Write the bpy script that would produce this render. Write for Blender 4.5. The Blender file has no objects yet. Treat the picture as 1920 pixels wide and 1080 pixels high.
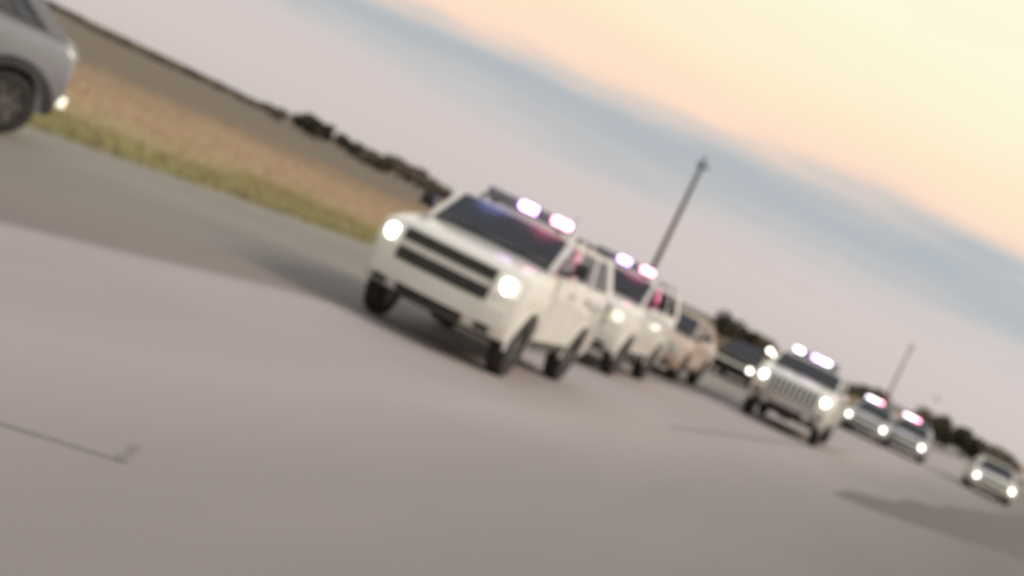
import bpy, bmesh, math, random
from mathutils import Vector, Matrix, noise
from mathutils.geometry import tessellate_polygon
R = math.radians
sc = bpy.context.scene
COL = sc.collection
random.seed(7)

# ------------------------------------------------------------------ camera
cam_d = bpy.data.cameras.new('camera')
cam = bpy.data.objects.new('camera', cam_d)
COL.objects.link(cam); sc.camera = cam
cam_d.lens = 52.5; cam_d.sensor_width = 36
cam_d.clip_start = 0.1; cam_d.clip_end = 6000
cam.matrix_world = (Matrix.Translation((0, 0, 1.8)) @ Matrix.Rotation(R(90 - 2.29), 4, 'X')
                    @ Matrix.Rotation(R(25.5), 4, 'Z'))
cam_d.dof.use_dof = True                 # the phone never found focus: it sits in the near field
cam_d.dof.focus_distance = 2.0
cam_d.dof.aperture_fstop = 4.0

# ------------------------------------------------------------------ sun, sky, exposure
SUN_AZ, SUN_EL = 88, 40                  # degrees right of the view axis, above the horizon
sd = bpy.data.lights.new('sun', 'SUN'); sd.energy = 2.8; sd.angle = R(24); sd.color = (1, .86, .69)
sun = bpy.data.objects.new('sun', sd); COL.objects.link(sun)
sv = Vector((math.sin(R(SUN_AZ)) * math.cos(R(SUN_EL)), math.cos(R(SUN_AZ)) * math.cos(R(SUN_EL)), math.sin(R(SUN_EL))))
sun.rotation_euler = sv.to_track_quat('Z', 'Y').to_euler()

w = bpy.data.worlds.new('World'); sc.world = w; w.use_nodes = True
nt = w.node_tree; nt.nodes.clear()
def N(nt, t, **kw):
    n = nt.nodes.new(t)
    for k, v in kw.items(): setattr(n, k, v)
    return n
out = N(nt, 'ShaderNodeOutputWorld'); bg = N(nt, 'ShaderNodeBackground')
bg.inputs['Strength'].default_value = 0.1
sky = N(nt, 'ShaderNodeTexSky', sky_type='NISHITA', sun_disc=False)
sky.sun_elevation = R(SUN_EL); sky.sun_rotation = R(SUN_AZ)
tc = N(nt, 'ShaderNodeTexCoord'); sep = N(nt, 'ShaderNodeSeparateXYZ')
nt.links.new(tc.outputs['Generated'], sep.inputs[0])
mp = N(nt, 'ShaderNodeMapping'); mp.inputs['Scale'].default_value = (2.2, 2.2, 15)
nt.links.new(tc.outputs['Generated'], mp.inputs[0])
nz = N(nt, 'ShaderNodeTexNoise'); nz.inputs['Scale'].default_value = 1.6; nz.inputs['Detail'].default_value = 4
nt.links.new(mp.outputs[0], nz.inputs[0])
def math_n(nt, op, a, b=None, c=None):
    m = N(nt, 'ShaderNodeMath', operation=op)
    for i, v in enumerate((a, b, c)):
        if v is None: continue
        if isinstance(v, (int, float)): m.inputs[i].default_value = v
        else: nt.links.new(v, m.inputs[i])
    return m.outputs[0]
el = math_n(nt, 'ARCSINE', sep.outputs[2])
el = math_n(nt, 'MULTIPLY', el, 180 / math.pi)                      # degrees
fade = math_n(nt, 'MINIMUM', math_n(nt, 'MAXIMUM', el, 0), 3)
wob = math_n(nt, 'MULTIPLY', math_n(nt, 'SUBTRACT', nz.outputs[0], .5), math_n(nt, 'MULTIPLY', fade, 1.6))
el = math_n(nt, 'ADD', el, wob)
fac = math_n(nt, 'POWER', math_n(nt, 'DIVIDE', math_n(nt, 'MAXIMUM', el, 0), 90), .5)   # sqrt keeps room for the low bands
ramp = N(nt, 'ShaderNodeValToRGB'); ramp.color_ramp.interpolation = 'B_SPLINE'
stops = [(0, (.60, .535, .52)), (1.2, (.65, .57, .55)), (2.4, (.67, .565, .56)), (3.7, (.61, .57, .56)), (4.6, (.47, .48, .50)), (5.3, (.40, .45, .49)),
         (6.0, (.68, .60, .55)), (6.8, (1.08, .74, .54)), (9.0, (1.08, .84, .58)), (12, (1.04, .95, .68)), (15, (1.03, .99, .74)),
         (26, (.82, .80, .72)), (45, (.52, .56, .62)), (90, (.36, .42, .52))]
cr = ramp.color_ramp
while len(cr.elements) < len(stops): cr.elements.new(.5)
for e, (d, c) in zip(cr.elements, stops): e.position = (d / 90) ** .5
for e, (d, c) in zip(cr.elements, stops): e.color = (*c, 1)
nt.links.new(fac, ramp.inputs[0])
sc10 = N(nt, 'ShaderNodeVectorMath', operation='SCALE'); sc10.inputs['Scale'].default_value = 10.6
nt.links.new(ramp.outputs[0], sc10.inputs[0])
mix = N(nt, 'ShaderNodeMix', data_type='RGBA'); mix.inputs['Factor'].default_value = .9
nt.links.new(sky.outputs[0], mix.inputs[6]); nt.links.new(sc10.outputs[0], mix.inputs[7])
nt.links.new(mix.outputs[2], bg.inputs[0]); nt.links.new(bg.outputs[0], out.inputs[0])

sc.view_settings.view_transform = 'Standard'; sc.view_settings.look = 'None'
sc.view_settings.gamma = 1; sc.view_settings.use_curve_mapping = False
sc.view_settings.exposure = 0.0

# ------------------------------------------------------------------ materials
def mat(name, color, rough=.6, metal=0, coat=0, noise_amt=.12, noise_scale=6, color2=None, emit=None, estr=0, bump=0, spec=.5):
    m = bpy.data.materials.new(name); m.use_nodes = True
    t = m.node_tree; b = t.nodes['Principled BSDF']
    b.inputs['Roughness'].default_value = rough; b.inputs['Metallic'].default_value = metal
    b.inputs['Coat Weight'].default_value = coat; b.inputs['Specular IOR Level'].default_value = spec
    c = N(t, 'ShaderNodeTexCoord'); n = N(t, 'ShaderNodeTexNoise'); n.inputs['Scale'].default_value = noise_scale; n.inputs['Detail'].default_value = 5
    t.links.new(c.outputs['Object'], n.inputs[0])
    mx = N(t, 'ShaderNodeMix', data_type='RGBA')
    c2 = color2 or tuple(max(0, v * (1 - noise_amt * 2)) for v in color)
    mx.inputs[6].default_value = (*c2, 1); mx.inputs[7].default_value = (*color, 1)
    r = N(t, 'ShaderNodeMapRange'); r.inputs[1].default_value = .35; r.inputs[2].default_value = .65
    t.links.new(n.outputs[0], r.inputs[0]); t.links.new(r.outputs[0], mx.inputs[0]); t.links.new(mx.outputs[2], b.inputs['Base Color'])
    if emit: b.inputs['Emission Color'].default_value = (*emit, 1); b.inputs['Emission Strength'].default_value = estr
    if bump:
        bp = N(t, 'ShaderNodeBump'); bp.inputs['Strength'].default_value = bump
        n2 = N(t, 'ShaderNodeTexNoise'); n2.inputs['Scale'].default_value = noise_scale * 12
        t.links.new(c.outputs['Object'], n2.inputs[0]); t.links.new(n2.outputs[0], bp.inputs['Height']); t.links.new(bp.outputs[0], b.inputs['Normal'])
    return m
M = dict(
    white=mat('white_paint', (.80, .77, .72), .28, 0, .8, .05, 1.5),
    tan=mat('dusty_tan_paint', (.52, .40, .33), .4, 0, .5, .1, 1.5),
    grey=mat('grey_paint', (.23, .23, .26), .35, .2, .7, .05, 1.5),
    silver=mat('silver_paint', (.55, .55, .55), .3, .4, .7, .05, 1.5),
    black=mat('black_plastic', (.03, .028, .028), .5, 0, 0, .2, 8),
    dark=mat('dark_trim', (.05, .045, .045), .6, 0, 0, .2, 8),
    tyre=mat('tyre_rubber', (.035, .03, .03), .85, 0, 0, .25, 14, bump=.2),
    rim=mat('steel_wheel', (.16, .15, .145), .4, .7, 0, .1, 8),
    rimlight=mat('alloy_wheel', (.55, .54, .53), .35, .7, 0, .1, 8),
    chrome=mat('brushed_chrome', (.66, .64, .63), .22, .9, 0, .05, 8),
    seat=mat('seat_fabric', (.13, .12, .12), .9, 0, 0, .2, 12),
    head=mat('headlight_lit', (.9, .9, .9), .3, emit=(1, .95, .82), estr=6),
    headdim=mat('marker_lamp_lit', (.8, .8, .7), .3, emit=(1, .9, .72), estr=1.1),
    lens=mat('clear_lens', (.62, .62, .60), .1, 0, .5),
    lens_lit=mat('reflector_lit', (.7, .7, .66), .15, 0, .5, emit=(1, .93, .78), estr=.35),
    amber=mat('amber_lens', (.7, .25, .04), .2),
    redlens=mat('red_tail_lens', (.35, .02, .02), .2),
    lb_blue=mat('blue_strobe', (.5, .4, .9), .3, emit=(.78, .42, 1.0), estr=7),
    lb_red=mat('red_strobe', (.9, .3, .4), .3, emit=(1.0, .38, .55), estr=7),
    lb_white=mat('white_strobe', (.9, .9, .9), .3, emit=(.95, .86, 1.0), estr=5),
    lb_off=mat('lightbar_lens_dark', (.20, .20, .26), .2, 0, .4),
    badge=mat('gold_badge', (.35, .27, .12), .45, .3, 0, .2, 30),
    wood=mat('weathered_pole_wood', (.11, .09, .085), .85, 0, 0, .2, 5),
    insulator=mat('grey_insulator', (.25, .25, .26), .4),
    bark=mat('bark', (.08, .06, .05), .9, bump=.4),
    bird=mat('dark_feathers', (.06, .05, .05), .8),
    tar=mat('tar_seam', (.225, .20, .195), .7, 0, 0, .06, 3),
)
def glass_mat():
    m = bpy.data.materials.new('tinted_glass'); m.use_nodes = True
    t = m.node_tree; t.nodes.clear()
    o = N(t, 'ShaderNodeOutputMaterial'); mx = N(t, 'ShaderNodeMixShader'); g = N(t, 'ShaderNodeBsdfGlossy'); tr = N(t, 'ShaderNodeBsdfTransparent')
    fr = N(t, 'ShaderNodeFresnel'); fr.inputs[0].default_value = 1.52
    g.inputs['Roughness'].default_value = .03; tr.inputs[0].default_value = (.62, .64, .68, 1)
    t.links.new(math_n(t, 'MULTIPLY_ADD', fr.outputs[0], 1.0, .03), mx.inputs[0])
    df = N(t, 'ShaderNodeBsdfDiffuse'); df.inputs[0].default_value = (.55, .53, .52, 1); tl = N(t, 'ShaderNodeBsdfTranslucent'); tl.inputs[0].default_value = (.6, .58, .58, 1)
    dm = N(t, 'ShaderNodeMixShader'); dm.inputs[0].default_value = .6; t.links.new(df.outputs[0], dm.inputs[1]); t.links.new(tl.outputs[0], dm.inputs[2])
    dust = N(t, 'ShaderNodeMixShader'); dust.inputs[0].default_value = .10; t.links.new(tr.outputs[0], dust.inputs[1]); t.links.new(dm.outputs[0], dust.inputs[2])
    t.links.new(dust.outputs[0], mx.inputs[1]); t.links.new(g.outputs[0], mx.inputs[2]); t.links.new(mx.outputs[0], o.inputs[0])
    return m
M['glass'] = glass_mat()
def foliage(name, c1, c2, scale=1.2):
    return mat(name, c1, .8, 0, 0, .2, scale, color2=c2, spec=.2)
M['leaf_dark'] = foliage('dark_scrub_leaves', (.10, .088, .065), (.065, .06, .045))
M['leaf_brown'] = foliage('brown_scrub_leaves', (.24, .195, .155), (.17, .14, .11))
M['grass_green'] = foliage('green_verge_grass', (.36, .345, .16), (.34, .28, .165), .5)
M['grass_dry'] = foliage('dry_grass', (.39, .265, .17), (.37, .28, .175), .25)

# ------------------------------------------------------------------ helpers
def tag(o, label=None, cat=None, group=None, kind=None):
    for k, v in (('label', label), ('category', cat), ('group', group), ('kind', kind)):
        if v: o[k] = v
    return o
def link(name, me, m=None, parent=None, smooth=None):
    if m is not None and not me.materials: me.materials.append(m)
    if smooth:
        for p in me.polygons: p.use_smooth = True
        me.set_sharp_from_angle(angle=R(smooth))
    o = bpy.data.objects.new(name, me); COL.objects.link(o)
    if parent: o.parent = parent
    return o
def from_bm(name, bm, m, parent=None, smooth=None, recalc=True):
    if recalc: bmesh.ops.recalc_face_normals(bm, faces=bm.faces)
    me = bpy.data.meshes.new(name); bm.to_mesh(me); bm.free()
    return link(name, me, m, parent, smooth)
def empty(name, loc=(0, 0, 0), rz=0, parent=None):
    o = bpy.data.objects.new(name, None); COL.objects.link(o)
    o.location = loc; o.rotation_euler = (0, 0, rz); o.empty_display_size = .3
    if parent: o.parent = parent
    return o
def copy_tree(o, parent=None):
    c = o.copy(); COL.objects.link(c); c.parent = parent
    for ch in list(o.children): copy_tree(ch, c)
    return c
def add_box(bm, c, s, bev=0, rot=None):
    r = bmesh.ops.create_cube(bm, size=1)
    vs = r['verts']
    if bev:
        bmesh.ops.scale(bm, vec=s, verts=vs)
        es = list({e for v in vs for e in v.link_edges})
        rr = bmesh.ops.bevel(bm, geom=es, offset=bev, segments=2, affect='EDGES', profile=.5)
        vs = list({v for f in rr['faces'] for v in f.verts} | {v for v in vs if v.is_valid})
        vs = list({v for v0 in vs for f in v0.link_faces for v in f.verts})
    else: bmesh.ops.scale(bm, vec=s, verts=vs)
    if rot: bmesh.ops.rotate(bm, matrix=rot, verts=vs, cent=(0, 0, 0))
    bmesh.ops.translate(bm, vec=c, verts=vs)
def box(name, c, s, m, parent=None, bev=.01, rot=None):
    bm = bmesh.new(); add_box(bm, c, s, bev, rot); return from_bm(name, bm, m, parent, 40)
def add_tube(bm, p, q, r0, r1, n=10):
    p, q = Vector(p), Vector(q); d = q - p
    mtx = Matrix.Translation((p + q) / 2) @ d.to_track_quat('Z', 'Y').to_matrix().to_4x4()
    bmesh.ops.create_cone(bm, cap_ends=True, segments=n, radius1=r0, radius2=r1, depth=d.length, matrix=mtx)
def add_bar(bm, p, q, w, d, up=(0, 1, 0)):      # rectangular bar
    p, q = Vector(p), Vector(q); a = (q - p).normalized(); u = Vector(up); s = a.cross(u).normalized(); u = s.cross(a).normalized()
    vs = []
    for c in (p, q):
        for i, j in ((-1, -1), (1, -1), (1, 1), (-1, 1)): vs.append(bm.verts.new(c + s * i * w / 2 + u * j * d / 2))
    for f in ((0, 1, 2, 3), (4, 7, 6, 5), (0, 4, 5, 1), (1, 5, 6, 2), (2, 6, 7, 3), (3, 7, 4, 0)): bm.faces.new([vs[i] for i in f])
def lathe(bm, prof, axis_pt, n=28):             # prof: (y, r) about the y axis
    rings = []
    for y, r in prof:
        rings.append([bm.verts.new((axis_pt[0] + r * math.cos(2 * math.pi * k / n), axis_pt[1] + y, axis_pt[2] + r * math.sin(2 * math.pi * k / n))) for k in range(n)])
    for a, b in zip(rings, rings[1:]):
        for k in range(n): bm.faces.new((a[k], a[(k + 1) % n], b[(k + 1) % n], b[k]))
    for rg in (rings[0], rings[-1]): bm.faces.new(rg)

def sstep(a, b, x):
    t = max(0, min(1, (x - a) / (b - a))); return t * t * (3 - 2 * t)

# ------------------------------------------------------------------ the setting: ground
RD = R(21)                                       # road direction, right of the view axis
P0 = Vector((-1.4, 18.4, 0)); T = Vector((math.sin(RD), math.cos(RD), 0)); NR = Vector((math.cos(RD), -math.sin(RD), 0))
def road_pt(off, along, z=0): return P0 + NR * off + T * along + Vector((0, 0, z))
def road_coords(x, y):
    d = Vector((x, y, 0)) - P0; return d.dot(NR), d.dot(T)
def h_ground(x, y):
    off, al = road_coords(x, y)
    d = min(abs(off + 7.3) if off < -7.3 else 0, 999) if off < 26 else off - 26
    if d <= 0: return -.03
    dist = math.hypot(x, y)
    a = sstep(2, 60, d)
    z = -.03 - .25 * sstep(0, 6, d) * (1 - sstep(8, 30, d))
    z += a * .5 * noise.noise(Vector((x * .02, y * .02, 0))) * sstep(40, 160, dist)
    z += a * 2.4 * sstep(180, 700, dist) * (.45 + noise.noise(Vector((x * .004, y * .004, 3))))
    return z
def grid_coords(lo, hi, mid0, mid1, fine, growth=1.18):
    xs = []; x = mid0
    while x < mid1: xs.append(x); x += fine
    s = fine; x = mid1
    while x < hi: xs.append(x); s *= growth; x += s
    xs.append(hi); s = fine; x = mid0 - s
    while x > lo: xs.append(x); s *= growth; x -= s
    xs.append(lo); return sorted(xs)
gx = grid_coords(-3000, 3000, -70, 130, 3.0, 1.15); gy = grid_coords(-400, 4500, -20, 300, 3.0, 1.13)
bm = bmesh.new()
vv = [[bm.verts.new((x, y, h_ground(x, y))) for x in gx] for y in gy]
for j in range(len(gy) - 1):
    for i in range(len(gx) - 1): bm.faces.new((vv[j][i], vv[j][i + 1], vv[j + 1][i + 1], vv[j + 1][i]))
def field_mat():
    m = bpy.data.materials.new('dry_field_soil'); m.use_nodes = True; t = m.node_tree; b = t.nodes['Principled BSDF']
    b.inputs['Roughness'].default_value = .95; b.inputs['Specular IOR Level'].default_value = .1
    g = N(t, 'ShaderNodeNewGeometry'); n = N(t, 'ShaderNodeTexNoise'); n.inputs['Scale'].default_value = .05; n.inputs['Detail'].default_value = 6
    t.links.new(g.outputs['Position'], n.inputs[0])
    n2 = N(t, 'ShaderNodeTexNoise'); n2.inputs['Scale'].default_value = .9; n2.inputs['Detail'].default_value = 8
    t.links.new(g.outputs['Position'], n2.inputs[0])
    s = N(t, 'ShaderNodeSeparateXYZ'); t.links.new(g.outputs['Position'], s.inputs[0])
    # far ploughed ground beyond the dry grass: distance from the road line
    d = math_n(t, 'ADD', math_n(t, 'MULTIPLY', s.outputs[1], NR.y * -1), math_n(t, 'MULTIPLY', s.outputs[0], NR.x * -1))
    d = math_n(t, 'ADD', d, P0.dot(NR))
    d = math_n(t, 'ADD', d, math_n(t, 'MULTIPLY', math_n(t, 'SUBTRACT', n.outputs[0], .5), 34))
    r = N(t, 'ShaderNodeMapRange'); r.inputs[1].default_value = 24; r.inputs[2].default_value = 40; t.links.new(d, r.inputs[0])
    m1 = N(t, 'ShaderNodeMix', data_type='RGBA'); m1.inputs[6].default_value = (.335, .22, .138, 1); m1.inputs[7].default_value = (.335, .245, .15, 1)
    r2 = N(t, 'ShaderNodeMapRange'); r2.inputs[1].default_value = .4; r2.inputs[2].default_value = .6; t.links.new(n2.outputs[0], r2.inputs[0]); t.links.new(r2.outputs[0], m1.inputs[0])
    m3 = N(t, 'ShaderNodeMix', data_type='RGBA'); m3.inputs[6].default_value = (.145, .125, .095, 1); m3.inputs[7].default_value = (.19, .15, .12, 1); t.links.new(r2.outputs[0], m3.inputs[0])
    rg = N(t, 'ShaderNodeMapRange'); rg.inputs[1].default_value = 8.5; rg.inputs[2].default_value = 20.0
    dn = math_n(t, 'ADD', math_n(t, 'ADD', math_n(t, 'MULTIPLY', s.outputs[1], NR.y * -1), math_n(t, 'MULTIPLY', s.outputs[0], NR.x * -1)), P0.dot(NR))
    ng = N(t, 'ShaderNodeTexNoise'); ng.inputs['Scale'].default_value = .22; t.links.new(g.outputs['Position'], ng.inputs[0])
    dn = math_n(t, 'ADD', dn, math_n(t, 'MULTIPLY', math_n(t, 'SUBTRACT', ng.outputs[0], .5), 11)); t.links.new(dn, rg.inputs[0])
    mg = N(t, 'ShaderNodeMix', data_type='RGBA'); mg.inputs[6].default_value = (.30, .275, .14, 1); t.links.new(rg.outputs[0], mg.inputs[0]); t.links.new(m1.outputs[2], mg.inputs[7]); m1 = mg
    m2 = N(t, 'ShaderNodeMix', data_type='RGBA'); t.links.new(r.outputs[0], m2.inputs[0]); t.links.new(m1.outputs[2], m2.inputs[6]); t.links.new(m3.outputs[2], m2.inputs[7])
    t.links.new(m2.outputs[2], b.inputs['Base Color']); return m
tag(from_bm('ground', bm, field_mat(), None, 60), kind='structure')

# road sheet, laid in its own frame: local x = offset to the right, local y = along
def road_mat():
    m = bpy.data.materials.new('worn_pavement'); m.use_nodes = True; t = m.node_tree; b = t.nodes['Principled BSDF']
    b.inputs['Roughness'].default_value = .75; b.inputs['Specular IOR Level'].default_value = .3
    c = N(t, 'ShaderNodeTexCoord'); s = N(t, 'ShaderNodeSeparateXYZ'); t.links.new(c.outputs['Object'], s.inputs[0])
    mp = N(t, 'ShaderNodeMapping'); mp.inputs['Scale'].default_value = (1, .25, 1); t.links.new(c.outputs['Object'], mp.inputs[0])
    n = N(t, 'ShaderNodeTexNoise'); n.inputs['Scale'].default_value = .5; n.inputs['Detail'].default_value = 5; t.links.new(mp.outputs[0], n.inputs[0])
    n2 = N(t, 'ShaderNodeTexNoise'); n2.inputs['Scale'].default_value = 60; n2.inputs['Detail'].default_value = 4; t.links.new(c.outputs['Object'], n2.inputs[0])
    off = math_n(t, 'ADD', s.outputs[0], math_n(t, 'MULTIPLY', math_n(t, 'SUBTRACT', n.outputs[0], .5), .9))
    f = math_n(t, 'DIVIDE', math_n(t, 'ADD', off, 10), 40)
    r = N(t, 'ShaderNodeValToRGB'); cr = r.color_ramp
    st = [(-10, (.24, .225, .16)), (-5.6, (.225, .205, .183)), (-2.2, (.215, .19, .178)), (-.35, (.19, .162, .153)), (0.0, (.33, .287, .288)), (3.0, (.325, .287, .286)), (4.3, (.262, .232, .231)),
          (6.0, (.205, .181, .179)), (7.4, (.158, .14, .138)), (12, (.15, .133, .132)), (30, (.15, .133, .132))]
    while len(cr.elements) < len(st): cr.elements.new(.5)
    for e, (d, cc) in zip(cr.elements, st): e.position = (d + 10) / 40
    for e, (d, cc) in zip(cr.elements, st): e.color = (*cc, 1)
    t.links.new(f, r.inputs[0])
    mx = N(t, 'ShaderNodeMix', data_type='RGBA', blend_type='MULTIPLY'); mx.inputs[0].default_value = 1
    g = N(t, 'ShaderNodeMapRange'); g.inputs[1].default_value = .25; g.inputs[2].default_value = .75; g.inputs[3].default_value = .76; g.inputs[4].default_value = 1.20
    t.links.new(math_n(t, 'MULTIPLY_ADD', n2.outputs[0], .5, math_n(t, 'MULTIPLY', n.outputs[0], .5)), g.inputs[0])
    cb = N(t, 'ShaderNodeCombineXYZ')
    for i in range(3): t.links.new(g.outputs[0], cb.inputs[i])
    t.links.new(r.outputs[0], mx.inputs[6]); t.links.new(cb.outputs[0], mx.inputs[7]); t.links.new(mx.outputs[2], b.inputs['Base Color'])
    bp = N(t, 'ShaderNodeBump'); bp.inputs['Strength'].default_value = .25; bp.inputs['Distance'].default_value = .01
    t.links.new(n2.outputs[0], bp.inputs['Height']); t.links.new(bp.outputs[0], b.inputs['Normal'])
    return m
bm = bmesh.new()
ys = [-60 + 2.0 * k for k in range(60)] + [60 + 10 * k for k in range(50)]
prev = None
for y in ys:
    wl = .9 * noise.noise(Vector((0, y * .13, 1))) + .3 * noise.noise(Vector((0, y * 1.3, 5)))
    row = [bm.verts.new((x, y, 0)) for x in (-7.4 + wl, -3, 0, 3.2, 6.4, 12, 26)]
    if prev:
        for i in range(6): bm.faces.new((prev[i], prev[i + 1], row[i + 1], row[i]))
    prev = row
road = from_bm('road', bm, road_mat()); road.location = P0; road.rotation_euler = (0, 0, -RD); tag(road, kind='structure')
def strip(name, x0, y0, x1, y1, wd, z=.004, seed=0):      # thin tar seam in road coordinates, wandering a little
    bm = bmesh.new(); prev = None; n = 24
    for k in range(n + 1):
        f = k / n; x = x0 + (x1 - x0) * f + .02 * min(1, math.hypot(x1 - x0, y1 - y0)) * noise.noise(Vector((f * 7, seed, 0))); y = y0 + (y1 - y0) * f
        ww = wd * (1 + .3 * noise.noise(Vector((f * 3, seed, 4)))) * (.35 + .65 * math.sin(math.pi * min(.5, 2 * min(f, 1 - f) + .1)))
        d = Vector((x1 - x0, y1 - y0)).normalized(); nx, ny = d.y, -d.x
        row = [bm.verts.new((x + nx * s * ww / 2, y + ny * s * ww / 2, z)) for s in (-1, 1)]
        if prev: bm.faces.new((prev[0], prev[1], row[1], row[0]))
        prev = row
    o = from_bm(name, bm, M['tar'], road); tag(o, kind='structure'); return o
strip('tar_seam', 2.55, 6, 2.6, 30, .16, seed=1)
a = road_coords(-1.75, 6.45); b_ = road_coords(-1.28, 6.95)
strip('tar_seam', a[0] - .9, a[1] - .9, b_[0], b_[1], .05, seed=2)
c_ = road_coords(-1.33, 7.35)
strip('tar_seam', b_[0] - .02, b_[1] - .05, c_[0], c_[1], .03, z=.008, seed=3)

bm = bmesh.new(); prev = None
for k in range(41):   # thin darker sheet over the pavement, narrowing to a point at its near end
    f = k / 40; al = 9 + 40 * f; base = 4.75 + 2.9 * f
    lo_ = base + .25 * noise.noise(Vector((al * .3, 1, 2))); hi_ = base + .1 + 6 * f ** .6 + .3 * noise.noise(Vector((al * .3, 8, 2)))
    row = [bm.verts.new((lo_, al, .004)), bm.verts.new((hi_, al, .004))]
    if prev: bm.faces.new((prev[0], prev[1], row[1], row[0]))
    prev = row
pt = from_bm('dark_patch', bm, mat('dark_pavement', (.118, .105, .102), .8, 0, 0, .1, .7), road); tag(pt, kind='structure')

# grass that nobody could count
def blades(name, mtl, spots):
    vs, fs = [], []
    for x, y, h, wd in spots:
        a = random.uniform(0, 6.283); z = h_ground(x, y) - .02
        dx, dy = math.cos(a) * wd, math.sin(a) * wd; lx, ly = random.uniform(-.5, .5) * h, random.uniform(-.5, .5) * h
        i = len(vs); vs += [(x - dx, y - dy, z), (x + dx, y + dy, z), (x + lx, y + ly, z + h)]; fs.append((i, i + 1, i + 2))
    me = bpy.data.meshes.new(name); me.from_pydata(vs, [], fs); me.update()
    return link(name, me, mtl)
sp = []
while len(sp) < 60000:
    al = random.uniform(-15, 75); off = -6.9 - random.random() ** 1.1 * (6.5 + 6 * noise.noise(Vector((al * .12, 3, 1))))
    if noise.noise(Vector((off * .35, al * .1, 9))) < -.12 - random.random() * .25: continue
    p = road_pt(off, al); sp.append((p.x, p.y, random.uniform(.08, .24), .02))
tag(blades('verge_grass', M['grass_green'], sp), 'green grass growing along the left edge of the pavement', 'grass', kind='stuff')
sp = []
while len(sp) < 16000:
    off = -12.0 - 27 * random.random() ** 1.4; al = random.uniform(-15, 90)
    p = road_pt(off, al)
    if p.y < 10: continue
    sp.append((p.x, p.y, random.uniform(.06, .2), .03))
tag(blades('dry_grass', M['grass_dry'], sp), 'dry tan grass covering the field left of the road', 'grass', kind='stuff')

# trees and scrub on the horizon; px = unrolled pixels right of centre, per-metre scale s = 2800 / y
def tree(px, y, h, wd, m, label, seed, name='tree'):
    rnd = random.Random(seed); x = px * y / 2800; z0 = h_ground(x, y) - .1
    root = empty(name, (x, y, z0))
    bm = bmesh.new(); add_tube(bm, (0, 0, 0), (.05 * h, 0, h * .55), .05 * h, .025 * h, 7)
    tips = []
    for k in range(5):
        a = k * 1.257 + rnd.random(); q = (math.cos(a) * wd * .3, math.sin(a) * wd * .3, h * rnd.uniform(.5, .8)); tips.append(q)
        add_tube(bm, (.02 * h, 0, h * rnd.uniform(.2, .45)), q, .02 * h, .008 * h, 5)
    from_bm('trunk', bm, M['bark'], root)
    vs, fs = [], []; n = 1500
    lobes = [(rnd.uniform(-.34, .34) * wd, rnd.uniform(-.3, .3) * wd, h * rnd.uniform(.35, .78), rnd.uniform(.16, .3)) for _ in range(9)]
    ls = .05 * (h + wd) / 2
    for _ in range(n):
        lx, ly, lz, lr = rnd.choice(lobes)
        v = Vector((rnd.gauss(0, 1), rnd.gauss(0, 1), rnd.gauss(0, 1))).normalized() * rnd.random() ** .4
        c = Vector((lx + v.x * lr * wd, ly + v.y * lr * wd, max(.05 * h, lz + v.z * lr * h)))
        a = Vector((rnd.gauss(0, 1), rnd.gauss(0, 1), rnd.gauss(0, 1))).normalized() * ls; b2 = a.cross(Vector((rnd.gauss(0, 1), rnd.gauss(0, 1), rnd.gauss(0, 1)))).normalized() * ls
        i = len(vs); vs += [tuple(c - a), tuple(c + b2), tuple(c + a), tuple(c - b2)]; fs.append((i, i + 1, i + 2, i + 3))
    me = bpy.data.meshes.new('crown'); me.from_pydata(vs, [], fs); link('crown', me, m, root)
    return tag(root, label, name.replace('_', ' '))
TREES = [
    (-478, 240, 4.2, 5.5, 'leaf_dark', 'dark rounded tree standing alone on the left horizon, left half of the dark pair'),
    (-452, 242, 3.9, 4.8, 'leaf_dark', 'dark tree on the left horizon, right half of the dark pair'),
    (-540, 250, 2.6, 6.0, 'leaf_brown', 'low dark scrub on the horizon just left of the dark pair of trees'),
    (-388, 230, 3.1, 5.0, 'leaf_dark', 'low bush on the horizon between the dark pair and the big scrub clump'),
    (-330, 220, 3.0, 5.5, 'leaf_brown', 'leftmost brown bush of the scrub clump behind the leading police vehicle'),
    (-285, 215, 3.6, 6.0, 'leaf_brown', 'middle brown bush of the scrub clump behind the leading police vehicle'),
    (-245, 210, 3.6, 5.5, 'leaf_brown', 'brown bush nearest the leading police vehicle in the scrub clump'),
    (-205, 205, 2.6, 5.0, 'leaf_brown', 'low brown bush seen right beside the windshield of the leading vehicle'),
    (396, 150, 3.3, 4.0, 'leaf_dark', 'dark tree seen just behind the tail of the third police vehicle'),
    (428, 152, 3.0, 4.2, 'leaf_dark', 'dark bush left of the single bright headlight, beyond the tight convoy'),
    (462, 155, 2.7, 4.0, 'leaf_brown', 'small bush directly behind the lone headlight beside the police pickup'),
    (690, 160, 3.0, 4.5, 'leaf_brown', 'reddish brown bush behind the police pickup cab on the right'),
    (822, 140, 3.1, 4.2, 'leaf_brown', 'leftmost tree of the dark hedge at the right edge of the picture'),
    (856, 138, 3.1, 4.4, 'leaf_dark', 'second tree from the left in the dark hedge at the right'),
    (892, 136, 2.9, 4.4, 'leaf_dark', 'tree in the right hedge just left of the white sedan at the edge'),
    (930, 134, 2.8, 4.2, 'leaf_dark', 'tree in the right hedge rising over the hood of the white edge sedan'),
    (966, 132, 2.8, 4.2, 'leaf_brown', 'rightmost tree of the hedge, behind the roof of the white edge sedan'),
]
for i, (px, y, h, wd, mm, lab) in enumerate(TREES):
    tree(px, y, h, wd, M[mm], lab, 40 + i, 'tree' if ('tree' in lab) else 'bush')
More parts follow.
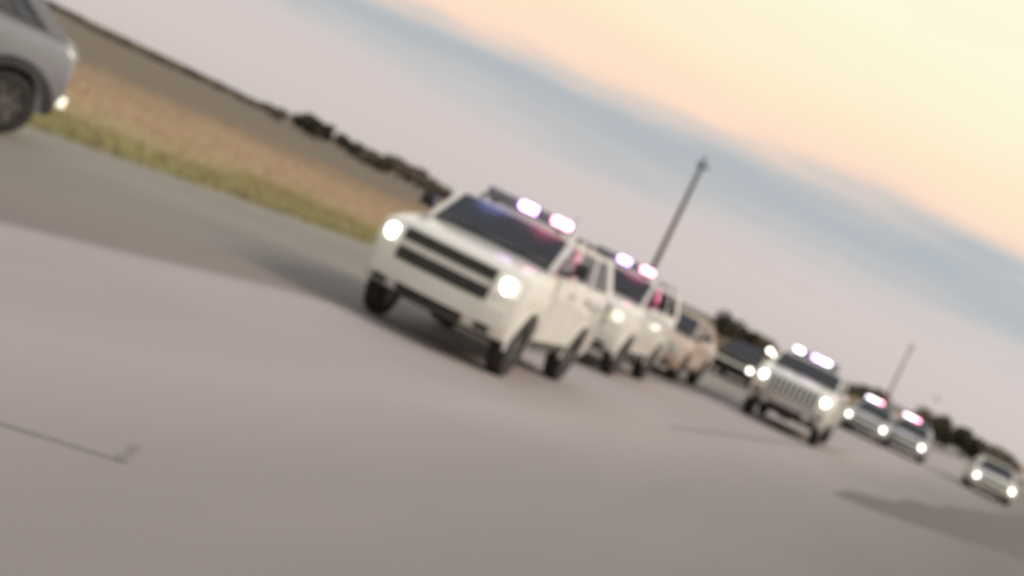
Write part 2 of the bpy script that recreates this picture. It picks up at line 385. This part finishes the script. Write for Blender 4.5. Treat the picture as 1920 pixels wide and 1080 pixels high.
for i in range(26):                                           # distant scrub, one by one
    px = -1180 + i * 42 + random.uniform(-14, 14)
    if -560 < px < -180: continue
    tree(px, random.uniform(300, 420), random.uniform(1.2, 2.0), random.uniform(9, 16), M['leaf_brown'], 'low distant scrub bush on the flat left horizon beyond the brown field', 90 + i, 'bush')['group'] = 'far scrub along the left horizon'

# ------------------------------------------------------------------ utility poles and a bird
def pole(px, y, top, r, label):
    x = px * y / 2800; root = empty('utility_pole', (x, y, h_ground(x, y) - .1), R(-21))
    bm = bmesh.new(); add_tube(bm, (0, 0, 0), (0, 0, top), r, r * .62, 12); from_bm('pole', bm, M['wood'], root, 40)
    bm = bmesh.new(); add_bar(bm, (-.42, .2, top - .45), (.42, .2, top - .45), .14, .12, (0, 0, 1)); from_bm('crossarm', bm, M['wood'], root)
    for sx in (-.34, 0, .34):
        bm = bmesh.new(); zb = top - .37 if sx else top
        for dz, rr in ((0, .045), (.08, .07), (.16, .05)): add_tube(bm, (sx, .2 if sx else 0, zb + dz), (sx, .2 if sx else 0, zb + dz + .09), rr, rr * .8, 8)
        from_bm('insulator', bm, M['insulator'], root)
    return tag(root, label, 'utility pole', 'utility poles along the left of the road')
pole(222, 90, 10.5, .20, 'tall wooden utility pole rising above the second police vehicle')
pole(722, 200, 10.3, .17, 'small distant utility pole fading above the far right vehicles')
bx, by = 807 * 60 / 2800, 60.0
bm = bmesh.new(); add_tube(bm, (-.16, 0, 0), (.14, 0, .02), .035, .06, 8); add_tube(bm, (.14, 0, .02), (.24, 0, .03), .055, .015, 8)
for s in (-1, 1):
    q = [(.06, 0, .03), (-.08, 0, .03), (-.1, s * .16, .11), (.03, s * .17, .12)]; add = [bm.verts.new(v) for v in q]
    tip = bm.verts.new((-.06, s * .34, .04)); bm.faces.new(add); bm.faces.new((add[2], tip, add[3]))
t_ = [bm.verts.new(v) for v in ((-.14, -.03, 0), (-.14, .03, 0), (-.28, .06, 0), (-.28, -.06, 0))]; bm.faces.new(t_)
bmesh.ops.solidify(bm, geom=bm.faces[:], thickness=.008)
bird = from_bm('bird', bm, M['bird']); bird.location = (bx, by, 1.8 + 42 * by / 2800); bird.rotation_euler = (0, R(8), R(70))
tag(bird, 'small dark bird in the sky over the far right vehicles', 'bird')

# ------------------------------------------------------------------ vehicles (x forward, y left, z up)
def vehicle(kind, paint, label, cat, name, lamps='head', lightbar=True, group=None, rim='rim', lb=('lb_blue', 'lb_white', 'lb_red', 'lb_white'), grille='bars', driver_side_lamp=True, over=None, dark_arch=False):
    """kind: suv, pickup, sedan or van. Everything hangs on one Empty on the ground."""
    P = dict(
        suv=dict(F=2.60, B=-2.55, W=1.02, belt=1.44, hood=1.38, nose=1.29, cowl=1.25, rf=.60, rb=-2.05, roof=1.90, rw=.83, ax=(1.62, -1.48), r=.42, rear=-2.50, low=.44),
        pickup=dict(F=2.85, B=-3.0, W=1.02, belt=1.44, hood=1.40, nose=1.31, cowl=1.45, rf=.78, rb=-.75, roof=1.84, rw=.84, ax=(1.85, -1.85), r=.42, rear=-.95, low=.48),
        sedan=dict(F=2.45, B=-2.50, W=.94, belt=.98, hood=.92, nose=.84, cowl=1.15, rf=.35, rb=-1.15, roof=1.44, rw=.62, ax=(1.50, -1.40), r=.34, rear=-1.85, low=.26),
        van=dict(F=2.60, B=-2.70, W=1.0, belt=1.15, hood=1.05, nose=.95, cowl=1.85, rf=1.15, rb=-2.5, roof=2.10, rw=.86, ax=(1.65, -1.75), r=.36, rear=-2.66, low=.32),
    )[kind]
    P.update(over or {})
    F, B, W, belt, hood, nose, low, r = P['F'], P['B'], P['W'], P['belt'], P['hood'], P['nose'], P['low'], P['r']
    root = empty(name)
    AR = r + .07
    # --- side profile, counter-clockwise from the front bottom
    top = [(F - .08, low), (F, low + .10), (F + .02, low + .28), (F, nose - .22), (F - .03, nose - .06), (F - .10, nose), (F - .45, hood - .03), (P['cowl'] + .3, hood + .05), (P['cowl'], belt),
           (P['cowl'] - .9, belt), (0, belt), (-1.2, belt + .01), (B + .5, belt + .02), (B + .12, belt), (B, belt - .12), (B - .03, low + .35), (B + .02, low + .1), (B + .1, low)]
    bot = []
    for cx in (P['ax'][1], P['ax'][0]):
        a0 = math.asin(max(-1, (low - r) / AR)); seg = 12
        for k in range(seg + 1):
            a = math.pi - a0 + (a0 * 2 - math.pi) * k / seg
            bot.append((cx + AR * math.cos(a), r + AR * math.sin(a)))
        if cx < 0: bot.append((.1, low - .02))
    prof = top + bot
    def plan(f, x, z):           # plan rounding of nose and tail
        dx = -.26 * abs(f) ** 3.2 * sstep(F - .9, F, x) + .12 * abs(f) ** 4 * sstep(-(B + .8), -B, -x)
        return dx
    def side_w(x, z):
        return W * (1 - .07 * sstep(.85 * belt, belt + .25, z) - .03 * (1 - sstep(low, low + .3, z)) + .012 * math.sin(math.pi * min(1, max(0, (z - low) / (belt - low)))))
    fr = [-1, -.985, -.94, -.8, -.5, 0, .5, .8, .94, .985, 1]
    bm = bmesh.new(); rings = []
    for f in fr:
        ins = {1: .045, .985: .018, .94: .004}.get(abs(f), 0)
        ring = []
        for (x, z) in prof:
            xx = x + plan(f, x, z); zz = z - (.05 * abs(f) ** 4 if z > belt - .2 else 0)
            if z >= belt - .15: zz -= ins
            if x >= F - .2: xx -= ins
            if x <= B + .2: xx += ins
            ring.append(bm.verts.new((xx, f * side_w(x, z), zz)))
        rings.append(ring)
    n = len(prof)
    for a, b in zip(rings, rings[1:]):
        for k in range(n): bm.faces.new((a[k], a[(k + 1) % n], b[(k + 1) % n], b[k]))
    for rg in (rings[0], rings[-1]):
        for tri in tessellate_polygon([[Vector((v.co.x, v.co.z, 0)) for v in rg]]): bm.faces.new([rg[i] for i in tri])
    from_bm('body', bm, paint, root, 38)
    box('underbody', ((F + B) / 2, 0, low + .16), (F - B - .5, 1.36 * W, .42), M['black'], root, .02)
    # --- patches that follow the body's nose and flanks
    def fx(y, z):
        z_ = z; pts = top[0:6]
        for (x0, z0), (x1, z1) in zip(pts, pts[1:]):
            if z0 <= z_ <= z1: x = x0 + (x1 - x0) * (z_ - z0) / (z1 - z0); break
        else: x = F - .1 if z_ > nose else F - .08
        f = y / side_w(x, z); return x + plan(f, x, z)
    def patch(pts, m, nm, par, thick=.012):     # pts: grid rows of Vectors
        bm = bmesh.new(); g = [[bm.verts.new(p) for p in row] for row in pts]; fs = []
        for j in range(len(g) - 1):
            for i in range(len(g[0]) - 1): fs.append(bm.faces.new((g[j][i], g[j][i + 1], g[j + 1][i + 1], g[j + 1][i])))
        bmesh.ops.recalc_face_normals(bm, faces=bm.faces)
        bmesh.ops.solidify(bm, geom=bm.faces[:], thickness=thick)
        return from_bm(nm, bm, m, par, 40)
    def front(y0, y1, z0, z1, off, m, nm, par=root, thick=.03, skew=0):
        ny = max(2, int(abs(y1 - y0) / .12)); rows = []
        for j in range(4):
            z = z0 + (z1 - z0) * j / 3
            rows.append([Vector((fx(y0 + (y1 - y0) * i / ny, z) + off, y0 + (y1 - y0) * i / ny, z)) for i in range(ny + 1)])
        return patch(rows, m, nm, par, thick)
    def side(x0, x1, z0, z1, s, off, m, nm, par=root, dx_top=0, thick=.014):
        rows = []
        for j in range(6):
            z = z0 + (z1 - z0) * j / 5
            rows.append([Vector((x0 + (x1 - x0) * i / 3 + dx_top * j / 5, s * (side_w(0, z) + off), z)) for i in range(4)])
        return patch(rows, m, nm, par, thick)
    # grille, bar, headlights, bumper
    gz0, gz1 = low + (nose - low) * .44, nose - .08; gw = .62 * W
    gr = front(-gw, gw, gz0, gz1, .012, M['black'], 'grille')
    if grille == 'bars':
        front(-gw, gw, (gz0 + gz1) / 2 - .035, (gz0 + gz1) / 2 + .05, .035, M['chrome'], 'grille_bar', gr, .03)
        for k in (-2, -1, 1, 2):
            front(-gw * .95, gw * .95, (gz0 + gz1) / 2 + k * .09 - .006, (gz0 + gz1) / 2 + k * .09 + .006, .022, M['dark'], 'grille_slat', gr, .012)
    else:
        for k in range(-4, 5):
            bm = bmesh.new(); yy = k * gw / 4.6
            add_bar(bm, (fx(yy, gz0 + .02) + .02, yy, gz0 + .02), (fx(yy, gz1 - .02) + .02, yy, gz1 - .02), .07, .03, (1, 0, 0)); from_bm('grille_slat', bm, M['silver'], gr)
        front(-gw - .02, gw + .02, gz1 - .03, gz1 + .03, .035, M['chrome'], 'grille_frame', gr, .03)
    front(-.90 * W, .90 * W, low + .12, low + .12 + (nose - low) * .27, .055, paint if grille == 'bars' else M['chrome'], 'bumper', thick=.07)
    front(-.45 * W, .45 * W, low + .01, low + .115, .03, M['black'], 'air_intake')
    for s in (-1, 1):
        front(s * .66 * W, s * .93 * W, nose - .33, nose - .10, .012, M['lens_lit' if lamps == 'head' else 'lens'], 'headlight', thick=.03)
        yl = s * .79 * W; zl = nose - .21
        bm = bmesh.new()
        mt = Matrix.Translation((fx(yl, zl) + .02, yl, zl)) @ Matrix.Diagonal((.35, 1, 1, 1))
        bmesh.ops.create_uvsphere(bm, u_segments=16, v_segments=10, radius=.092, matrix=mt)
        from_bm('headlight_bulb', bm, M[lamps] if (driver_side_lamp or s > 0) else M['headdim'], root, 60)
        bm = bmesh.new(); add_box(bm, (fx(s * .72 * W, low + .07) + .03, s * .70 * W, low + .065), (.05, .2, .08), .012); from_bm('fog_light', bm, M['black'], root)
        # doors, handles, arch trims, mirror, tail lamps
        dz0 = low + .12; dz1 = belt - .05
        xa = P['ax'][0] - AR - .06; xb = P['ax'][1] + AR + .08
        if kind == 'pickup': xb = -.9
        xm = (xa + xb) / 2
        for (x1, x0) in ((xa, xm + .012), (xm - .012, xb)):
            d = side(x0, x1, dz0, dz1, s, .010, paint, 'door')
            hb = bmesh.new(); add_box(hb, (x0 + .14, s * (side_w(0, belt - .2) + .035), belt - .2), (.17, .025, .032), .008); from_bm('handle', hb, M['black'], d)
        side(xb, xa, low - .0, low + .09, s, .022, M['dark'], 'rocker_trim', thick=.03)
        for cx in P['ax']:
            bm = bmesh.new(); prev = None; a0 = .12 if dark_arch else -.15
            for k in range(17):
                a = a0 + (math.pi - 2 * a0) * k / 16
                ring = []
                for rr, yo in ((AR - .015, -.03), (AR - .012, .016), (AR + (.12 if dark_arch else .035), .012), (AR + (.13 if dark_arch else .045), -.02)):
                    zz = r + rr * math.sin(a); xx = cx + rr * math.cos(a); ring.append(bm.verts.new((xx, s * (side_w(0, max(low, zz)) + yo), zz)))
                if prev:
                    for q in range(4): bm.faces.new((prev[q], prev[(q + 1) % 4], ring[(q + 1) % 4], ring[q]))
                prev = ring
            from_bm('wheel_arch_trim', bm, M['dark'] if kind == 'van' or dark_arch else paint, root, 50)
            # wheel
            wh = empty('wheel', (cx, s * (W - .13), r), 0, root)
            bm = bmesh.new(); hw = .13
            lathe(bm, [(-hw, r * .66), (-hw - .005, r * .8), (-hw + .02, r * .97), (-hw * .5, r), (hw * .5, r), (hw - .02, r * .97), (hw + .005, r * .8), (hw, r * .66), (hw - .04, r * .62), (-hw + .04, r * .62)], (0, 0, 0))
            from_bm('tyre', bm, M['tyre'], wh, 45)
            bm = bmesh.new(); yo = s * (hw - .02)
            lathe(bm, [(-yo, r * .64), (yo, r * .66), (yo, r * .6), (yo - s * .05, r * .56), (yo - s * .06, r * .18), (yo - s * .015, r * .17), (yo - s * .01, .01)], (0, 0, 0))
            for k in range(6):
                a = k * math.pi / 3; add_bar(bm, (math.cos(a) * r * .15, yo - s * .03, math.sin(a) * r * .15), (math.cos(a) * r * .6, yo - s * .02, math.sin(a) * r * .6), .07, .03, (0, 1, 0))
            from_bm('rim', bm, M[rim], wh, 40)
        mz = belt + .06
        if s > 0:
            for cx in P['ax']:
                ax_ = bmesh.new(); add_tube(ax_, (cx, -W + .2, r - .04), (cx, W - .2, r - .04), .055, .055, 10); add_box(ax_, (cx, 0, r - .02), (.28, .34, .24), .05); add_box(ax_, (cx, 0, r + .06), (.5, 1.5 * W, .12), .03); from_bm('axle', ax_, M['black'], root, 40)
        mir = bmesh.new(); add_box(mir, (P['cowl'] - .42, s * (W + .13), mz + .10), (.10, .20, .20 if kind != 'sedan' else .13), .03); mo = from_bm('side_mirror', mir, M['black'], root, 40)
        mb = bmesh.new(); add_bar(mb, (P['cowl'] - .42, s * (side_w(0, belt) - .06), mz - .04), (P['cowl'] - .42, s * (W + .08), mz + .03), .06, .04, (1, 0, 0)); from_bm('mirror_arm', mb, M['black'], mo)
        box('tail_light', (B + .05, s * (W - .12), belt - .22), (.12, .12, .34), M['headdim'] if kind == 'van' else M['redlens'], root, .02)
    side(-.15, .35, (low + belt) / 2 - .16, (low + belt) / 2 + .20, -1, .018, M['badge'], 'door_badge') if kind != 'van' and lightbar else None
    # --- bed for pickups
    if kind == 'pickup':
        bm = bmesh.new()
        for s in (-1, 1): add_box(bm, ((P['rear'] + B) / 2, s * (W - .12), belt + .045), (P['rear'] - B - .2, .12, .06), .015)
        add_box(bm, (B + .1, 0, belt + .045), (.09, 1.7, .06), .015); from_bm('bed_rail', bm, M['dark'], root)
    # --- greenhouse
    cw, rf, rb, rz, rw, rear = P['cowl'], P['rf'], P['rb'], P['roof'], P['rw'], P['rear']
    by_ = side_w(0, belt) - .05
    bz = belt - .03
    bmr = bmesh.new(); g = []
    xs = [rb + (rf - rb) * k / 6 for k in range(7)]
    for i, x in enumerate(xs):
        e = .05 if i in (0, 6) else 0
        g.append([bmr.verts.new((x, y * rw, rz + .05 * (1 - abs(y) ** 2.5) - e * .5 - .035 * (abs(y) == 1))) for y in (-1, -.9, -.6, 0, .6, .9, 1)])
    for a, b in zip(g, g[1:]):
        for k in range(6): bmr.faces.new((a[k], a[k + 1], b[k + 1], b[k]))
    bmesh.ops.recalc_face_normals(bmr, faces=bmr.faces); bmesh.ops.solidify(bmr, geom=bmr.faces[:], thickness=.045)
    from_bm('roof', bmr, paint, root, 40)
    zt = rz - .03
    wb = [(cw, by_ * .92), (rf, rw)]; pill = bmesh.new()
    segs = []
    nb = 2 if kind in ('suv', 'van', 'sedan') else 1
    def belt_pt(x, s): return Vector((x, s * by_, bz))
    def roof_pt(x, s): return Vector((x, s * rw, zt))
    for s in (-1, 1):
        add_bar(pill, (cw - .02, s * by_ * .95, bz), (rf, s * (rw - .01), zt), .075, .07, (0, 1, 0))
        xb0 = cw - 1.30 + .12; cuts = [(xb0, xb0 - .05)]
        if kind == 'suv': cuts.append((xb0 - 1.12, xb0 - 1.2))
        if kind == 'van': cuts.append((xb0 - 1.3, xb0 - 1.32))
        for a, b in cuts: add_bar(pill, belt_pt(a, s), roof_pt(b, s), .13, .05, (0, 1, 0))
        add_bar(pill, belt_pt(rear + .08, s), roof_pt(rb + .05, s), .17 if kind != 'van' else .2, .06, (0, 1, 0))
        add_bar(pill, belt_pt(cw - .2, s), belt_pt(rear, s), .05, .07, (0, 1, 0))
        add_bar(pill, roof_pt(rf, s), roof_pt(rb, s), .06, .05, (0, 1, 0))
        # side panes
        edges = [(cw - .14, rf - .06)] + cuts + [(rear + .16, rb + .12)]
        for (a, a2), (b, b2) in zip(edges, edges[1:]):
            pb = bmesh.new(); q = [Vector((a - .03, s * (by_ + .004), bz + .03)), Vector((b + .05, s * (by_ + .004), bz + .03)), Vector((b2 + .05, s * (rw + .004), zt - .02)), Vector((a2 - .03, s * (rw + .004), zt - .02))]
            pb.faces.new([pb.verts.new(v) for v in q]); bmesh.ops.solidify(pb, geom=pb.faces[:], thickness=.006)
            from_bm('side_window', pb, M['glass'], root)
    from_bm('pillar', pill, paint, root)
    def pane(nm, x0, y0, z0, x1, y1, z1, bulge):
        rows = []
        for j in range(5):
            t = j / 4; x = x0 + (x1 - x0) * t; yw = y0 + (y1 - y0) * t; z = z0 + (z1 - z0) * t
            rows.append([Vector((x + bulge * (1 - (k / 4) ** 2), yw * k / 4, z)) for k in range(-4, 5)])
        patch(rows, M['glass'], nm, root, .006)
    pane('windshield', cw + .0, by_ * .92, bz + .01, rf + .02, rw - .03, zt + .01, .05)
    pane('rear_window', rear + .02, by_ * .9, bz + .04, rb + .0, rw - .05, zt, -.03)
    wp = bmesh.new()
    for y0_, y1_ in ((.05, .62), (-.66, -.08)):
        add_bar(wp, (cw + .07, y0_, bz + .045), (cw - .14, y1_, bz + .14), .018, .018, (0, 0, 1))
    from_bm('wiper', wp, M['black'], root)
    # interior
    box('dashboard', (cw - .28, 0, belt + .03), (.42, 1.55 * W, .12), M['seat'], root, .03)
    box('cabin_floor', ((cw + rear) / 2 - .05, 0, belt - .015), (cw - rear - .35, by_ * 1.86, .06), M['seat'], root, 0)
    for s in (-1, 1):
        bm = bmesh.new(); add_box(bm, (cw - 1.12, s * .38, belt + .14), (.16, .46, .30), .05); add_box(bm, (cw - 1.16, s * .38, belt + .36), (.10, .24, .16), .04); from_bm('seat', bm, M['seat'], root, 40)
    bm = bmesh.new(); add_box(bm, (cw - 2.05, 0, belt + .13), (.16, 1.3, .28), .05); from_bm('rear_seat', bm, M['seat'], root, 40)
    sw = bmesh.new()
    for k in range(14):
        a, b = k * 2 * math.pi / 14, (k + 1) * 2 * math.pi / 14
        add_tube(sw, (cw - .56 - .05 * math.sin(a), .38 + .18 * math.cos(a), belt + .11 + .16 * math.sin(a)), (cw - .56 - .05 * math.sin(b), .38 + .18 * math.cos(b), belt + .11 + .16 * math.sin(b)), .014, .014, 6)
    from_bm('steering_wheel', sw, M['black'], root)
    if kind == 'suv':
        for s in (-1, 1): 
            bm = bmesh.new(); add_bar(bm, (rf - .6, s * (rw - .08), rz + .07), (rb + .2, s * (rw - .08), rz + .07), .04, .03, (0, 0, 1))
            for x in (rf - .6, (rf + rb) / 2, rb + .2): add_box(bm, (x, s * (rw - .08), rz + .035), (.09, .04, .06))
            from_bm('roof_rail', bm, M['dark'], root)
    if lightbar:
        bx_ = rf - .35; bar = box('lightbar', (bx_, 0, rz + .085), (.26, 1.26, .05), M['lb_off'], root, .015)
        ys_ = [-.50, -.25, 0, .25, .50]
        for k, yy in enumerate(ys_):
            mm = lb[k % len(lb)] if k < len(lb) else 'lb_off'
            md = bmesh.new(); add_box(md, (bx_, yy, rz + .165), (.24, .235, .11), .03); from_bm('light_module', md, M[mm], bar, 40)
        for s in (-1, 1): box('lightbar_foot', (bx_, s * .5, rz + .045), (.1, .06, .05), M['black'], bar, 0)
        bm = bmesh.new(); add_tube(bm, (rb + .5, .2, rz + .03), (rb + .42, .2, rz + .38), .012, .006, 6); add_tube(bm, (rb + .5, .2, rz + .04), (rb + .5, .2, rz + .1), .04, .03, 8); from_bm('antenna', bm, M['black'], root)
        # any red and blue windshield tint comes from cabin fill lights added later
    return tag(root, label, cat, group)

def place(o, px, s, heading, dy=0, dx=0):     # px: unrolled pixels right of centre of the FRONT axle; s: pixels per metre there
    y = 2800 / s; x = px / s
    o.location = (x, y, .0 if road_coords(x, y)[0] > -7.3 else 0); o.rotation_euler = (0, 0, R(-90 - heading))
    # shift so that the front bumper (local +x) sits at that point
    f = Vector((-math.sin(R(heading)), -math.cos(R(heading)), 0))
    o.location = Vector((x, y, .004)) - f * 2.6
    return o
G = 'police vehicles driving in convoy'
A = vehicle('suv', M['white'], 'leading white police utility vehicle with glowing lightbar, nearest and largest of the convoy', 'police car', 'police_car', lb=('lb_off', 'lb_off', 'lb_blue', 'lb_off', 'lb_red'), group=G)
for nm, yy, colr in (('blue_cabin_fill', -.35, (.25, .35, 1)), ('red_cabin_fill', .42, (1, .12, .3))):  # point lights added inside the cabin to tint the windshield blue and red
    ld = bpy.data.lights.new(nm, 'POINT'); ld.energy = 55; ld.color = colr; ld.shadow_soft_size = .08
    lo = bpy.data.objects.new(nm, ld); COL.objects.link(lo); lo.location = (.45, yy, 1.68); lo.parent = A
place(A, -134, 157, 15)
B = copy_tree(A); place(B, 116, 104, 16)
for ch in B.children:
    if ch.name.startswith('headlight_bulb'): ch.data = ch.data.copy(); ch.data.materials[0] = M['headdim']
B['label'] = 'second white police utility vehicle, tight behind the leading one and below the tall pole'
C = vehicle('sedan', M['tan'], 'low tan sedan half hidden at the tail end of the tight front group', 'car', 'car', lightbar=False, group=G, lamps='lens', over=dict(belt=1.14, hood=1.06, nose=.96, roof=1.60, rw=.72, low=.32, r=.37)); place(C, 262, 80, 17)
D = vehicle('pickup', M['white'], 'white police pickup with a full width lightbar, facing the camera right of the front group', 'police pickup', 'police_pickup', grille='chrome', lb=('lb_white', 'lb_off', 'lb_blue', 'lb_white', 'lb_off'), group=G)
bm = bmesh.new(); bmesh.ops.create_uvsphere(bm, u_segments=14, v_segments=8, radius=.065, matrix=Matrix.Translation((1.12, -1.1, 1.66))); add_tube(bm, (1.12, -1.05, 1.66), (1.05, -.84, 1.52), .02, .02, 6)
from_bm('spotlight', bm, M['head'], D, 50)
place(D, 560, 77, 16)
E = vehicle('sedan', M['silver'], 'silver police sedan with lit headlights, just right of the police pickup', 'police car', 'police_car', lb=('lb_white', 'lb_white', 'lb_red', 'lb_off', 'lb_off'), group=G)
place(E, 706, 46, 19)
E2 = copy_tree(E); place(E2, 786, 45, 19); E2['label'] = 'second silver police sedan, between the first police sedan and the dark hedge'
F_ = vehicle('sedan', M['white'], 'low white sedan with lit headlights at the right edge, in front of the dark hedge', 'car', 'car', lightbar=False, group=G)
place(F_, 975, 46, 14)
H = vehicle('sedan', M['tyre'], 'far vehicle showing one bright headlight between the third police vehicle and the pickup', 'car', 'car', lightbar=False, group=G)
place(H, 428, 52, 19)
K = vehicle('suv', M['grey'], 'grey utility vehicle on the left shoulder, cut by the upper left corner', 'car', 'car', lightbar=False, rim='rim', dark_arch=True, over=dict(ax=(1.62, -1.84), B=-2.56, rb=-1.65, rear=-2.28, roof=1.86, r=.41))
for ch in K.children:
    if ch.name.startswith('tail_light'):
        ch.data.materials[0] = M['headdim'] if ch.data.vertices[0].co.y > 0 else M['redlens']; ch.scale = (1, 1, .4); ch.location.z = .2
box('side_moulding', (-.95, 1.05, .96), (.95, .05, .26), M['black'], K, .02)
K.location = (-8.84, 18.45, .004); K.rotation_euler = (0, 0, R(180 + 35))
